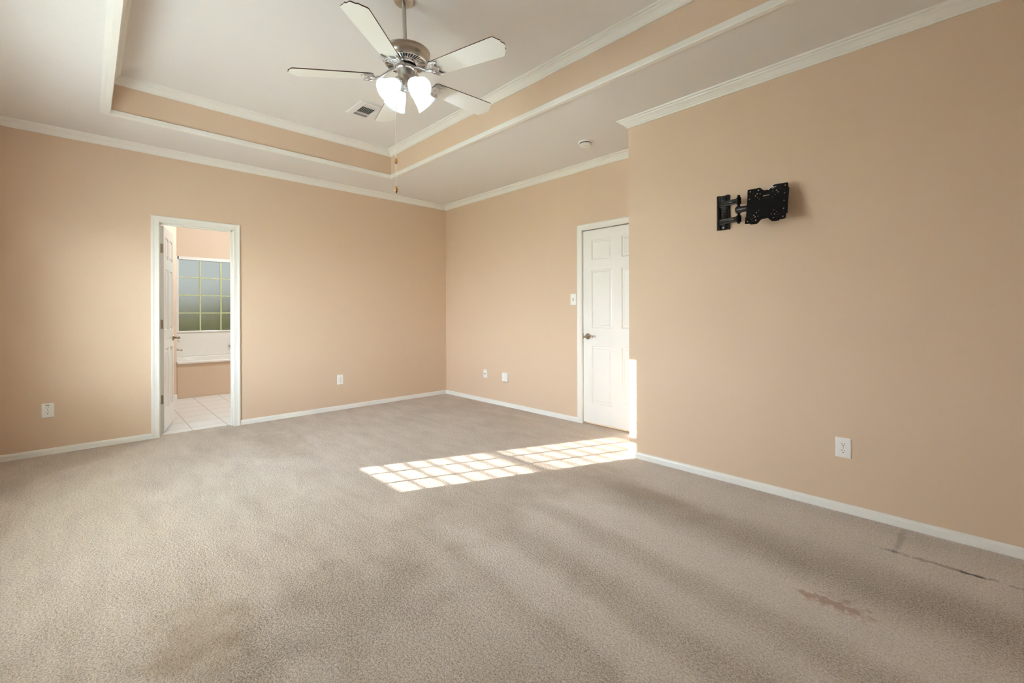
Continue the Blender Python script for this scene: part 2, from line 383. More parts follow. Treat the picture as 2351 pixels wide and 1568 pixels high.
bm = bmesh.new(); molding(bm, [(D2X1 + CW, Y2), (XW, Y2), (XW, Y3), (XE, Y3), (XE, YN)], base); struct('baseboard_right', bm, M_trim)

# ------------------------------------------------------------------ door casings and doors
cas = [(0, 0), (0.0, 0.010), (0.006, 0.016), (0.020, 0.014), (0.038, 0.014), (0.050, 0.018), (0.058, 0.018), (0.065, 0.012), (0.065, 0)]
def casing(bm, a0, a1, top, fn):
    """U-shaped mitred casing; fn(a, z, d) maps wall coordinate, height and projection to a point"""
    path = [(a0, -0.01), (a0, top), (a1, top), (a1, -0.01)]; mit = [(-1, 0), (-1, 1), (1, 1), (1, 0)]; rings = []
    for (a, z), (mx, mz) in zip(path, mit):
        rings.append([bm.verts.new(fn(a + mx * w, z + mz * w, d)) for w, d in cas])
    k = len(cas)
    for p, q in zip(rings, rings[1:]):
        for j in range(k): bm.faces.new((p[j], p[(j + 1) % k], q[(j + 1) % k], q[j]))
    bm.faces.new(rings[0]); bm.faces.new(rings[-1][::-1])
    bmesh.ops.recalc_face_normals(bm, faces=bm.faces)
def six_panel(w, h, th, rows, cols, rec=0.011):
    """slab in local coords: x 0..w, y 0..th, z 0..h with raised panels on both faces"""
    bm = bmesh.new()
    for side in (0, 1):
        y0 = 0.0 if side == 0 else th; s = 1 if side == 0 else -1
        xs = sorted({0.0, w, *[c for p in cols for c in p]}); zs = sorted({0.0, h, *[c for p in rows for c in p]})
        cells = {(c[0], r[0]): (c, r) for c in cols for r in rows}
        for i in range(len(xs) - 1):
            for j in range(len(zs) - 1):
                if (xs[i], zs[j]) in cells:
                    x0, x1, z0, z1 = xs[i], xs[i + 1], zs[j], zs[j + 1]; prev = None
                    for ins, dep in ((0, 0), (0.008, rec), (0.020, rec * 0.9), (0.034, 0.002), (0.040, 0.002)):
                        ring = [bm.verts.new((a, y0 + s * dep, b)) for a, b in ((x0 + ins, z0 + ins), (x1 - ins, z0 + ins), (x1 - ins, z1 - ins), (x0 + ins, z1 - ins))]
                        if prev:
                            for k in range(4): bm.faces.new((prev[k], prev[(k + 1) % 4], ring[(k + 1) % 4], ring[k]))
                        prev = ring
                    bm.faces.new(prev)
                else:
                    bm.faces.new([bm.verts.new((a, y0, b)) for a, b in ((xs[i], zs[j]), (xs[i + 1], zs[j]), (xs[i + 1], zs[j + 1]), (xs[i], zs[j + 1]))])
    for q in (((0, 0), (0, h)), ((0, h), (w, h)), ((w, h), (w, 0)), ((w, 0), (0, 0))):
        (a, b), (c, d) = q
        bm.faces.new([bm.verts.new(v) for v in ((a, 0, b), (c, 0, d), (c, th, d), (a, th, b))])
    bmesh.ops.remove_doubles(bm, verts=bm.verts, dist=1e-5)
    bmesh.ops.recalc_face_normals(bm, faces=bm.faces)
    return bm
# bathroom doorway: casing both sides, jamb with stop
bm = bmesh.new()
casing(bm, D1Y0, D1Y1, DZ, lambda a, z, d: (X1 + d, a, z))
struct('trim_4', bm, M_trim)
bm = bmesh.new()
casing(bm, D1Y0, D1Y1, DZ, lambda a, z, d: (X1 - WT - d, a, z))
struct('trim_5', bm, M_trim)
bm = bmesh.new()
box(bm, X1 - WT, D1Y0 - 0.018, -0.01, X1, D1Y0, DZ + 0.018); box(bm, X1 - WT, D1Y1, -0.01, X1, D1Y1 + 0.018, DZ + 0.018)
box(bm, X1 - WT, D1Y0, DZ, X1, D1Y1, DZ + 0.018)
box(bm, X1 - 0.075, D1Y0, -0.01, X1 - 0.040, D1Y0 + 0.011, DZ); box(bm, X1 - 0.075, D1Y1 - 0.011, -0.01, X1 - 0.040, D1Y1, DZ)
box(bm, X1 - 0.075, D1Y0, DZ - 0.011, X1 - 0.040, D1Y1, DZ)
struct('trim_6', bm, M_trim)
# open bathroom door (hinged on the left jamb, swung into the bathroom)
rows6 = [(0.205, 0.815), (1.00, 1.615), (1.72, 1.935)]
dw = 0.60
slab = six_panel(dw, 2.035, 0.035, rows6, [(0.085, 0.265), (0.335, 0.515)])
A1 = math.radians(14.0)
door1 = struct('door_1', slab, M_door)
# local x runs along the leaf; local +y is the face that faces +y world; hinge edge faces the camera
ex = Vector((-math.cos(A1), math.sin(A1), 0)); ey = Vector((math.sin(A1), math.cos(A1), 0))
# leaf: near face corner at (x, .55); thickness goes towards -ey
org = Vector((-5.540, 0.550, 0.018)) - ey * 0.035
Mx = Matrix((ex, ey, Vector((0, 0, 1)))).transposed().to_4x4(); Mx.translation = org
door1.matrix_world = Mx
door1['kind'] = 'structure'
for hz in (1.83, 1.08, 0.337):
    bm = bmesh.new(); bbox(bm, -0.0025, 0.004, hz - 0.062, 0.0005, 0.031, hz + 0.027, 0.001, 1)
    tube(bm, [(-0.004, 0.001, hz - 0.062), (-0.004, 0.001, hz + 0.027)], 0.005, 8)
    for dz in (-0.05, -0.018, 0.014):
        tube(bm, [(-0.0035, 0.018, hz + dz), (-0.002, 0.018, hz + dz)], 0.0035, 8)
    obj('hinge', bm, M_bronze, door1)
def lever(parent, matrix, flip=1):
    bm = bmesh.new()
    prof = [(0.0, 0.014), (0.012, 0.013), (0.020, 0.011), (0.024, 0.009), (0.026, 0.011), (0.030, 0.008), (0.033, 0.0)]
    lathe(bm, prof, 28); lathe(bm, [(0.011, 0.010), (0.011, 0.045), (0.009, 0.052), (0, 0.052)], 16)
    pts = [(0, -0.0, 0.045), (0.0, 0, 0.055), (0.014, -0.004, 0.058), (0.034, 0.003, 0.058), (0.055, 0.013, 0.056), (0.075, 0.014, 0.053), (0.092, 0.006, 0.051), (0.100, -0.001, 0.051), (0.097, -0.008, 0.051)]
    tube(bm, [(x * flip, y, z) for x, y, z in pts], [0.009, 0.010, 0.009, 0.0085, 0.008, 0.007, 0.006, 0.005, 0.003], 10)
    tube(bm, [(-0.014 * flip, -0.004, 0.053), (-0.006 * flip, -0.007, 0.056), (0.006 * flip, -0.004, 0.058)], [0.008, 0.010, 0.008], 10)
    o = obj('door_handle', bm, M_bronze, parent); o.matrix_parent_inverse = Matrix.Identity(4); o.matrix_local = matrix
    return o
# local door frame: handle on +y face (visible) and on -y face
lever(door1, Matrix.Translation((dw - 0.06, 0.035, 0.905)) @ Matrix((( -1, 0, 0), (0, 0, 1), (0, 1, 0))).to_4x4(), 1)
lever(door1, Matrix.Translation((dw - 0.06, 0.0, 0.905)) @ Matrix(((-1, 0, 0), (0, 0, -1), (0, 1, 0))).to_4x4(), 1)

# closed white door in the back wall
bm = bmesh.new(); casing(bm, D2X0, D2X1, DZ, lambda a, z, d: (a, Y2 - d, z)); struct('trim_7', bm, M_trim)
bm = bmesh.new()
box(bm, D2X0 - 0.02, Y2, -0.01, D2X0, Y2 + 0.06, DZ + 0.02); box(bm, D2X1, Y2, -0.01, D2X1 + 0.02, Y2 + 0.06, DZ + 0.02)
box(bm, D2X0, Y2 + 0.002, DZ + 0.001, D2X1, Y2 + 0.06, DZ + 0.02); struct('trim_8', bm, M_trim)
w2 = D2X1 - D2X0 - 0.006
slab = six_panel(w2, 2.030, 0.038, [(0.205, 0.812), (1.000, 1.612), (1.717, 1.930)], [(0.108, 0.359), (0.471, 0.722)])
door2 = struct('door_2', slab, M_door); door2.location = (D2X0 + 0.003, Y2 + 0.010, 0.022)
lever(door2, Matrix.Translation((0.058, 0.0, 0.910)) @ Matrix(((1, 0, 0), (0, 0, -1), (0, 1, 0))).to_4x4(), 1)
bm = bmesh.new(); bbox(bm, -0.006, -0.004, 0.880, 0.002, 0.020, 0.940, 0.001, 1)
obj('strike_plate', bm, M_bronze, door2)

# ------------------------------------------------------------------ bathroom shell
bm = bmesh.new()
WBY0, WBY1, WBZ0, WBZ1 = 1.035, 2.205, 0.915, 2.062
box(bm, BX - WT, -0.1, -0.02, BX, WBY0, ZS); box(bm, BX - WT, WBY1, -0.02, BX, BY1 + WT, ZS)
box(bm, BX - WT, WBY0, -0.02, BX, WBY1, WBZ0); box(bm, BX - WT, WBY0, WBZ1, BX, WBY1, ZS)
struct('wall_bathroom', bm, M_bwall)
bm = bmesh.new(); box(bm, BX, BY1, -0.02, X1 - WT, BY1 + WT, ZS); struct('wall_bathroom', bm, M_bwall)
bm = bmesh.new()                                  # angled wall behind the door and the alcove side
prism(bm, [(-7.70, 0.905), (-6.42, 0.166), (X1 - WT, 0.166), (X1 - WT, 0.05), (-6.48, 0.05), (-7.70, 0.80)], -0.02, ZS)
struct('wall_bathroom', bm, M_bwall)
bm = bmesh.new(); box(bm, BX, 0.80, -0.02, -7.70, 0.905, ZS); struct('wall_bathroom', bm, M_bwall)
bm = bmesh.new(); molding(bm, [(X1 - WT, 0.166), (-6.42, 0.166), (-7.685, 0.896)], [(0, -0.005), (0.014, -0.005), (0.014, 0.055), (0.008, 0.066), (0, 0.07)]); struct('baseboard_bathroom', bm, M_trim)
bm = bmesh.new(); box(bm, BX - WT, -0.1, ZS, X1 - WT, BY1 + WT, ZS + 0.06); struct('ceiling', bm, M_ceil)

# bathroom window: frame, muntins, sill, obscured panes
win = bmesh.new()
fx = BX + 0.012
for a in ((WBY0 - 0.03, WBZ0 - 0.02, WBY0 + 0.015, WBZ1 + 0.035), (WBY1 - 0.015, WBZ0 - 0.02, WBY1 + 0.03, WBZ1 + 0.035), (WBY0, WBZ1 - 0.012, WBY1, WBZ1 + 0.035)):
    box(win, BX - 0.05, a[0], a[1], fx, a[2], a[3])
window2 = struct('window_2', win, M_trim)
bm = bmesh.new()
ys = [WBY0 + 0.015 + i * (WBY1 - WBY0 - 0.03) / 4 for i in range(5)]; zs = [WBZ0 + i * (WBZ1 - 0.012 - WBZ0) / 4 for i in range(5)]
for y in ys[1:-1]: box(bm, BX - 0.04, y - 0.010, WBZ0, BX - 0.012, y + 0.010, WBZ1 - 0.012)
for z in zs[1:-1]: box(bm, BX - 0.039, WBY0 + 0.015, z - 0.008, BX - 0.014, WBY1 - 0.015, z + 0.008)
M_munt = simple('greenish_muntin', (0.62, 0.66, 0.36, 1), 0.4, 0, 30, 0.1)
obj('muntin', bm, M_munt, window2)
bm = bmesh.new(); box(bm, BX - 0.032, WBY0, WBZ0, BX - 0.022, WBY1, WBZ1); obj('window_pane', bm, M_obscure, window2)
bm = bmesh.new(); bbox(bm, BX - 0.06, WBY0 - 0.05, WBZ0 - 0.028, BX + 0.03, WBY1 + 0.05, WBZ0, 0.004); obj('window_sill', bm, M_tub, window2)

# bathtub: deck, basin, surround and skirt
tub = thing('bathtub', 'white garden bathtub on a tan boxed base under the frosted bathroom window', 'bathtub', (-7.70, 1.75, 0))
def local(o, root):
    o.matrix_parent_inverse = Matrix.Translation(-Vector(root.location)) if root.rotation_euler.z == 0 else root.matrix_basis.inverted()
    return o
TYA, TYB, TXF = 0.909, 2.75, -7.70
bm = bmesh.new(); box(bm, TXF - 0.09, TYA, 0.0, TXF, TYB, 0.462); box(bm, TXF, TYA, 0.0, TXF + 0.006, TYB, 0.018)
local(obj('skirt', bm, M_bwall, tub), tub)
bm = bmesh.new(); bbox(bm, TXF - 0.02, TYA, 0.462, TXF + 0.012, TYB, 0.480, 0.003)
M_skirttrim = simple('tan_trim_paint', (0.66, 0.52, 0.40, 1), 0.4, 0, 30, 0.04)
local(obj('apron_trim', bm, M_skirttrim, tub), tub)
bm = bmesh.new()
cx, cy = (BX + TXF) / 2, (TYA + TYB) / 2; rings = []
def rrect(hx, hy, r, z, n=8):
    out = []
    for sx, sy, a0 in ((1, 1, 0), (-1, 1, PI / 2), (-1, -1, PI), (1, -1, 3 * PI / 2)):
        for i in range(n):
            a = a0 + PI / 2 * i / (n - 1); out.append((cx + sx * (hx - r) + r * math.cos(a), cy + sy * (hy - r) + r * math.sin(a), z))
    return out
hx0, hy0 = (TXF - BX) / 2, (TYB - TYA) / 2
for hx, hy, r, z in ((hx0 + .0, hy0, .004, .48), (hx0 + .018, hy0, .004, .482), (hx0 + .018, hy0, .004, .505), (hx0 + .008, hy0, .01, .512), (hx0 - .12, hy0 - .12, .25, .512), (hx0 - .135, hy0 - .135, .24, .50), (hx0 - .19, hy0 - .20, .22, .2), (hx0 - .24, hy0 - .28, .18, .12)):
    rings.append([bm.verts.new(p) for p in rrect(hx, hy, r, z)])
for a, b in zip(rings, rings[1:]):
    for i in range(len(a)): bm.faces.new((a[i], a[(i + 1) % len(a)], b[(i + 1) % len(b)], b[i]))
bm.faces.new(rings[-1])
for v in bm.verts: v.co.x = max(v.co.x, BX + 0.004); v.co.y = max(v.co.y, TYA)
bmesh.ops.recalc_face_normals(bm, faces=bm.faces)
local(obj('basin', bm, M_tub, tub), tub)
bm = bmesh.new(); bbox(bm, BX + 0.002, TYA, 0.513, BX + 0.012, TYB, WBZ0 - 0.03, 0.002)
sp = obj('tub_surround', bm, M_tub); sp['label'] = 'white splash panel on the wall between the bathtub and the frosted window'; sp['category'] = 'wall panel'
fc = thing('tub_faucet', 'chrome wall-mounted faucet with clear handle over the bathtub, beside the open door', 'faucet', (-8.2, TYA - 0.004, 0.64))
bm = bmesh.new(); tube(bm, [(-8.2, TYA - 0.003, 0.652), (-8.2, 0.985, 0.653), (-8.2, 1.012, 0.650), (-8.2, 1.030, 0.634)], [0.014, 0.012, 0.011, 0.010], 12)
local(obj('spout', bm, M_chrome, fc), fc)
bm = bmesh.new(); tube(bm, [(-8.2, TYA - 0.003, 0.795), (-8.2, 0.965, 0.795)], 0.012, 12)
for a in range(4):
    v = Vector((math.cos(a * PI / 2 + .4), 0, math.sin(a * PI / 2 + .4))) * 0.028
    tube(bm, [Vector((-8.2, 0.975, 0.793)), Vector((-8.2, 1.0, 0.790)) + v], [0.012, 0.008], 8)
local(obj('handle', bm, M_crystal, fc), fc)
jt = thing('tub_spray_knob', 'small chrome knob on the white tub wall under the bathroom window', 'knob', (BX + 0.012, 1.735, 0.645))
bm = bmesh.new(); tube(bm, [(BX + 0.012, 1.735, 0.645), (BX + 0.05, 1.735, 0.645)], [0.016, 0.012], 12); lathe(bm, [(0.0, 0.0), (0.018, 0.002), (0.018, 0.012), (0, 0.015)], 16, mat=Matrix.Translation((BX + 0.048, 1.735, 0.645)) @ Matrix.Rotation(PI / 2, 4, 'Y'))
local(obj('knob_body', bm, M_chrome, jt), jt)

bl_t = thing('bathroom_fill_light', 'round white flush ceiling light, unseen, added to brighten the bathroom', 'ceiling light', (-6.9, 1.9, ZS))  # fixture and lamp out of view, added to brighten the bathroom
bm = bmesh.new(); lathe(bm, [(0, 0), (0.16, 0), (0.165, -0.02), (0.15, -0.03)], 32); obj('base', bm, M_trim, bl_t)
bm = bmesh.new(); lathe(bm, [(0.15, -0.028), (0.14, -0.07), (0.09, -0.105), (0, -0.12)], 32); obj('diffuser', bm, M_shade, bl_t)
l = bpy.data.lights.new('bathroom_fill_lamp', 'POINT'); l.energy = 235.0; l.shadow_soft_size = 0.04; l.color = (0.80, 0.93, 1.0)
lo = bpy.data.objects.new('bathroom_fill_lamp', l); C.objects.link(lo); lo.location = (-6.9, 1.9, ZS - 0.06)

# ------------------------------------------------------------------ bedroom window with blind (behind the camera), and the window added for fill light
w1 = bmesh.new()
yo = YN - 0.085
def win_frame(bm, u0, u1, z0, z1, t, fn):
    for a in ((u0, z0, u0 + t, z1), (u1 - t, z0, u1, z1), (u0 + t, z0, u1 - t, z0 + t), (u0 + t, z1 - t, u1 - t, z1)): fn(bm, *a)
win_frame(w1, WAX0, WAX1, WAZ0, WAZ1, 0.012, lambda b, u0, z0, u1, z1: box(b, u0, YN - WT, z0, u1, YN - 0.001, z1))
window1 = struct('window_1', w1, M_trim)
bm = bmesh.new()
box(bm, WAX0 + .012, yo - .02, 1.305, WAX1 - .012, yo + .02, 1.345)
box(bm, WAX0 + .012, yo - .008, 0.955, WAX1 - .012, yo + .008, 0.973)
obj('window_sash', bm, M_trim, window1)
bm = bmesh.new(); box(bm, WAX0 + .012, yo - .003, WAZ0 + .012, WAX1 - .012, yo + .003, WAZ1 - .012); obj('window_pane', bm, M_clear, window1)
bm = bmesh.new(); bbox(bm, WAX0 - .04, YN - .02, WAZ0 - .03, WAX1 + .04, YN + .05, WAZ0 - 0.001, .003); obj('window_sill', bm, M_trim, window1)
bl = thing('window_blind', 'white two-inch slat blind hanging in the sunny window, slats open flat', 'blind', ((WAX0 + WAX1) / 2, YN - .03, WAZ1 - .02))
bm = bmesh.new(); bbox(bm, WAX0 + .015, YN - .060, WAZ1 - .050, WAX1 - .015, YN - .004, WAZ1 - .013, .002); local(obj('head_rail', bm, M_mortar, bl), bl)
bm0 = None; z = WAZ1 - .085; first = None
while z > WAZ0 + .03:
    if first is None:
        bm = bmesh.new(); bbox(bm, -(WAX1 - WAX0) / 2 + .018, -.025, -.0015, (WAX1 - WAX0) / 2 - .018, .025, .0015, .0007, 1)
        first = obj('slat', bm, M_mortar, bl); o = first
    else:
        o = first.copy(); C.objects.link(o); o.parent = bl
    o.location = (0, 0, z - bl.location.z); o.rotation_euler = (math.radians(-8.8), 0, 0); z -= .048
for f in (1 / 3, 2 / 3):
    bm = bmesh.new(); x = WAX0 + (WAX1 - WAX0) * f
    box(bm, x - .012, YN - .034, WAZ0 + .02, x + .012, YN - .0325, WAZ1 - .05); local(obj('ladder_tape', bm, M_mortar, bl), bl)

w3 = bmesh.new()  # unseen window and sunlit shade added to fill the room with light
win_frame(w3, WCX0, WCX1, WAZ0, WAZ1, 0.012, lambda b, u0, z0, u1, z1: box(b, u0, YN - WT, z0, u1, YN - 0.001, z1))
fill_window = struct('window_fill', w3, M_trim)
bm = bmesh.new(); box(bm, WCX0 + .012, yo - .003, WAZ0 + .012, WCX1 - .012, yo + .003, WAZ1 - .012); obj('window_pane', bm, M_clear, fill_window)
m_, nt_, b_ = new_mat('fill_shade_fabric'); tl = nt_.nodes.new('ShaderNodeBsdfTranslucent'); tl.inputs[0].default_value = (0.86, 0.87, 0.86, 1)
mx_ = nt_.nodes.new('ShaderNodeMixShader'); nt_.links.new(mrange(nt_, add_noise(nt_, 300, 2), 0.3, 0.7, 0.55, 0.62), mx_.inputs[0]); b_.inputs['Base Color'].default_value = (0.85, 0.85, 0.83, 1); b_.inputs['Roughness'].default_value = 0.8
nt_.links.new(b_.outputs[0], mx_.inputs[1]); nt_.links.new(tl.outputs[0], mx_.inputs[2]); nt_.links.new(mx_.outputs[0], nt_.nodes['Material Output'].inputs[0])
rs = thing('fill_shade', 'white fabric roller shade over the added fill window, beside the slat blind', 'roller shade', ((WCX0 + WCX1) / 2, YN - .03, WAZ1 - .02))
bm = bmesh.new(); box(bm, WCX0 + .014, YN - .035, WAZ0 + .016, WCX1 - .014, YN - .0345, WAZ1 - .04); local(obj('fabric', bm, m_, rs), rs)
bm = bmesh.new(); tube(bm, [(WCX0 + .014, YN - .03, WAZ1 - .036), (WCX1 - .014, YN - .03, WAZ1 - .036)], .02, 16); local(obj('roller', bm, M_mortar, rs), rs)

# ------------------------------------------------------------------ outdoors
bm = bmesh.new(); box(bm, -40, -40, -0.35, 40, 40, -0.25); g = struct('ground', bm, M_ground)
hedge = bmesh.new(); r = random.Random(3)
nx, nz = 60, 12
grid = [[hedge.verts.new((-13.2 + 0.25 * r.uniform(-1, 1), -4 + 14 * i / nx + r.uniform(-.05, .05), -0.3 + 1.75 * j / nz + (0.2 * r.uniform(-1, 1) if j == nz else 0))) for j in range(nz + 1)] for i in range(nx + 1)]
back = [hedge.verts.new((-14.2, -4 + 14 * i / nx, 1.4)) for i in range(nx + 1)]
for i in range(nx):
    for j in range(nz): hedge.faces.new((grid[i][j], grid[i + 1][j], grid[i + 1][j + 1], grid[i][j + 1]))
    hedge.faces.new((grid[i][nz], grid[i + 1][nz], back[i + 1], back[i]))
bmesh.ops.recalc_face_normals(hedge, faces=hedge.faces)
h = obj('garden_hedge', hedge, M_hedge); h['label'] = 'blurred yellow-green garden hedge seen through the frosted bathroom window'; h['category'] = 'hedge'

# ------------------------------------------------------------------ ceiling fan
FX, FY = -2.3461, 1.3813
fan = thing('ceiling_fan', 'five-blade white and nickel ceiling fan with four lit tulip shades and pull chains', 'ceiling fan', (FX, FY, ZT))
tilt_n = Vector((-0.0214, -0.0241, 1)).normalized()          # the fan hangs a touch out of plumb
FROT = Vector((0, 0, 1)).rotation_difference(tilt_n).to_matrix().to_4x4()
fan.matrix_basis = Matrix.Translation(Vector((FX, FY, 2.5838)) - FROT @ Vector((0, 0, 2.592 - ZT - 0.004))) @ FROT
FMAT = fan.matrix_basis.copy()
def fz(v): return v - ZT
def fo(name, bm, mat, parent=None):
    return obj(name, bm, mat, parent or fan)
bm = bmesh.new(); lathe(bm, [(0.0, 0.004), (0.060, 0.004), (0.059, -0.004), (0.052, -0.014), (0.036, -0.021), (0.018, -0.024), (0, -0.024)], 36); fo('canopy', bm, M_nickel)
bm = bmesh.new(); lathe(bm, [(0.012, -0.02), (0.012, fz(2.745))], 20); lathe(bm, [(0.0125, fz(2.760)), (0.018, fz(2.757)), (0.018, fz(2.738)), (0.03, fz(2.735))], 24); fo('downrod', bm, M_nickel)
bm = bmesh.new()
lathe(bm, [(0.0, fz(2.744)), (0.090, fz(2.743)), (0.137, fz(2.740)), (0.144, fz(2.736)), (0.144, fz(2.730)), (0.1405, fz(2.727)), (0.141, fz(2.712)), (0.139, fz(2.700)), (0.130, fz(2.690)), (0.127, fz(2.688)), (0.129, fz(2.684)), (0.127, fz(2.680)), (0.120, fz(2.6770)), (0.06, fz(2.6770))], 64)
housing = fo('motor_housing', bm, M_nickel)
bm = bmesh.new()
lathe(bm, [(0.125, fz(2.681)), (0.123, fz(2.674)), (0.115, fz(2.672)), (0.114, fz(2.675))], 64)
lathe(bm, [(0.078, fz(2.674)), (0.076, fz(2.664)), (0.068, fz(2.658)), (0.060, fz(2.658)), (0.058, fz(2.67))], 64)
for i in range(44):
    a = 2 * PI * i / 44
    t = bmesh.new(); box(t, 0.074, -0.0040, 0, 0.119, 0.0040, 0.004)
    merge(bm, t, Matrix.Rotation(a, 4, 'Z') @ Matrix.Translation((0, 0, fz(2.671))))
fo('vent_grille', bm, M_silver, housing)
bm = bmesh.new(); lathe(bm, [(0.070, fz(2.6760)), (0.118, fz(2.6765))], 48); fo('grille_shadow', bm, M_slot, housing).name = 'grille_shade_sheet'  # dark ring sheet stands in for the shade inside the grille slots
bm = bmesh.new()
lathe(bm, [(0.03, fz(2.67)), (0.056, fz(2.655)), (0.062, fz(2.645)), (0.062, fz(2.634)), (0.054, fz(2.628)), (0.040, fz(2.624))], 36); fo('flywheel', bm, M_silver)
bm = bmesh.new()
lathe(bm, [(0.030, fz(2.634)), (0.048, fz(2.632)), (0.050, fz(2.626)), (0.050, fz(2.592)), (0.051, fz(2.590)), (0.051, fz(2.586)), (0.047, fz(2.575)), (0.040, fz(2.560)), (0.030, fz(2.550)), (0.026, fz(2.546)), (0.020, fz(2.544)), (0, fz(2.544))], 40)
fo('switch_housing', bm, M_nickel)
bm = bmesh.new()
lathe(bm, [(0.0, fz(2.549)), (0.022, fz(2.548)), (0.026, fz(2.542)), (0.023, fz(2.534)), (0.012, fz(2.529)), (0.008, fz(2.524)), (0.013, fz(2.518)), (0.011, fz(2.510)), (0, fz(2.506))], 28)
fo('light_fitter', bm, M_silver)
# blades
BZ = 2.592
def blade_outline():
    half = [(0.185, 0.040), (0.200, 0.052), (0.30, 0.058), (0.45, 0.065), (0.60, 0.071), (0.618, 0.0715), (0.626, 0.068), (0.632, 0.060), (0.638, 0.050), (0.646, 0.040), (0.653, 0.033), (0.650, 0.027), (0.654, 0.016), (0.661, 0.008)]
    top = [(x, y) for x, y in half]; bot = [(x, -y) for x, y in half[::-1]]
    return top + [(0.663, 0.0)] + bot
def blade_mesh():
    bm = bmesh.new(); prism(bm, blade_outline()[::-1], -0.003, 0.003); bm.normal_update()
    for f in bm.faces: f.material_index = 0 if abs(f.normal.z) > 0.5 and f.calc_center_median().z < 0 else 1
    return bm
def arm_mesh():
    bm = bmesh.new()
    tube(bm, [(0.045, 0, 0.050), (0.070, 0, 0.046), (0.098, 0, 0.034), (0.125, 0, 0.014), (0.150, 0, -0.002), (0.180, 0, -0.008), (0.205, 0, -0.008)], [0.013, 0.011, 0.009, 0.009, 0.0095, 0.010, 0.008], 10)
    # whale-tail plate under the blade root
    out = [(0.178, 0.0), (0.182, 0.016), (0.192, 0.034), (0.206, 0.046), (0.222, 0.052), (0.240, 0.050), (0.252, 0.044), (0.240, 0.043), (0.228, 0.038), (0.221, 0.028), (0.224, 0.016), (0.232, 0.008), (0.240, 0.0)]
    full = out + [(x, -y) for x, y in out[-2:0:-1]]
    prism(bm, full, -0.011, -0.0045)
    loop = [(x, y, -0.0115) for x, y in full]; tube(bm, loop + [loop[0]], 0.0032, 6)
    tube(bm, [(0.186, 0.012, -0.012), (0.200, 0.026, -0.012), (0.214, 0.036, -0.012)], 0.003, 6); tube(bm, [(0.186, -0.012, -0.012), (0.200, -0.026, -0.012), (0.214, -0.036, -0.012)], 0.003, 6)
    for x, y in ((0.205, 0.0), (0.200, 0.022), (0.200, -0.022)):
        lathe(bm, [(0.0, -0.0155), (0.004, -0.0145), (0.005, -0.011)], 10, mat=Matrix.Translation((x, y, 0)))
    return bm
bproto = aproto = None
for k in range(5):
    a = math.radians(19.66 + 72 * k)
    if k == 0:
        b = fo('blade', blade_mesh(), [M_blade, M_edge]); ar = fo('blade_arm', arm_mesh(), M_silver, b); bproto, aproto = b, ar
    else:
        b = bproto.copy(); C.objects.link(b); b.parent = fan; ar = aproto.copy(); C.objects.link(ar); ar.parent = b
    b.matrix_local = Matrix.Translation((0, 0, fz(BZ))) @ Matrix.Rotation(a, 4, 'Z') @ Matrix.Rotation(math.radians(-12), 4, 'X')
    ar.matrix_parent_inverse = Matrix.Identity(4); ar.matrix_local = Matrix.Identity(4)
# shades: azimuths relative to the viewing direction
def shade_mesh():
    bm = bmesh.new()
    outer = [(0.020, 0.0), (0.026, 0.006), (0.036, 0.022), (0.046, 0.044), (0.052, 0.066), (0.055, 0.084), (0.060, 0.100), (0.069, 0.116)]
    inner = [(r - 0.0025, z - 0.001) for r, z in outer[::-1]]
    lathe(bm, outer + [(0.0685, 0.1175)] + inner, 40)
    return bm
fwd_a = math.atan2(fw.y, fw.x)
sproto = None
for k, (da, tilt) in enumerate(((45, 50), (-45, 50), (135, 50), (-135, 50))):
    a = fwd_a + math.radians(da)
    d = Vector((math.cos(a) * math.sin(math.radians(tilt)), math.sin(a) * math.sin(math.radians(tilt)), -math.cos(math.radians(tilt))))
    p0 = Vector((math.cos(a) * 0.054, math.sin(a) * 0.054, fz(2.543)))
    q = d.to_track_quat('Z', 'Y').to_matrix().to_4x4()
    mat = Matrix.Translation(p0) @ q
    if sproto is None:
        s = fo('lamp_shade', shade_mesh(), M_shade)
        bm = bmesh.new(); lathe(bm, [(0.012, 0.0), (0.013, 0.015), (0.020, 0.042), (0.024, 0.060), (0.020, 0.074), (0.010, 0.082), (0, 0.084)], 20); bu = fo('bulb', bm, M_bulb, s)
        bm = bmesh.new(); lathe(bm, [(0.010, -0.030), (0.014, -0.022), (0.024, -0.014), (0.026, -0.004), (0.026, 0.004), (0.022, 0.006)], 24)
        for j in range(3):
            aa = j * 2 * PI / 3; tube(bm, [(0.026 * math.cos(aa), 0.026 * math.sin(aa), 0.0), (0.035 * math.cos(aa), 0.035 * math.sin(aa), 0.0)], 0.003, 6)
        ho = fo('shade_holder', bm, M_silver, s); sproto = (s, bu, ho)
    else:
        s = sproto[0].copy(); C.objects.link(s); s.parent = fan
        for q_ in sproto[1:]:
            c = q_.copy(); C.objects.link(c); c.parent = s; c.matrix_parent_inverse = Matrix.Identity(4)
    s.matrix_local = mat
    l = bpy.data.lights.new('fan_lamp', 'POINT'); l.energy = 11.5; l.shadow_soft_size = 0.027; l.color = (0.80, 0.92, 1.0)
    lo = bpy.data.objects.new('fan_lamp', l); C.objects.link(lo); lo.location = FMAT @ (p0 + d * 0.062)
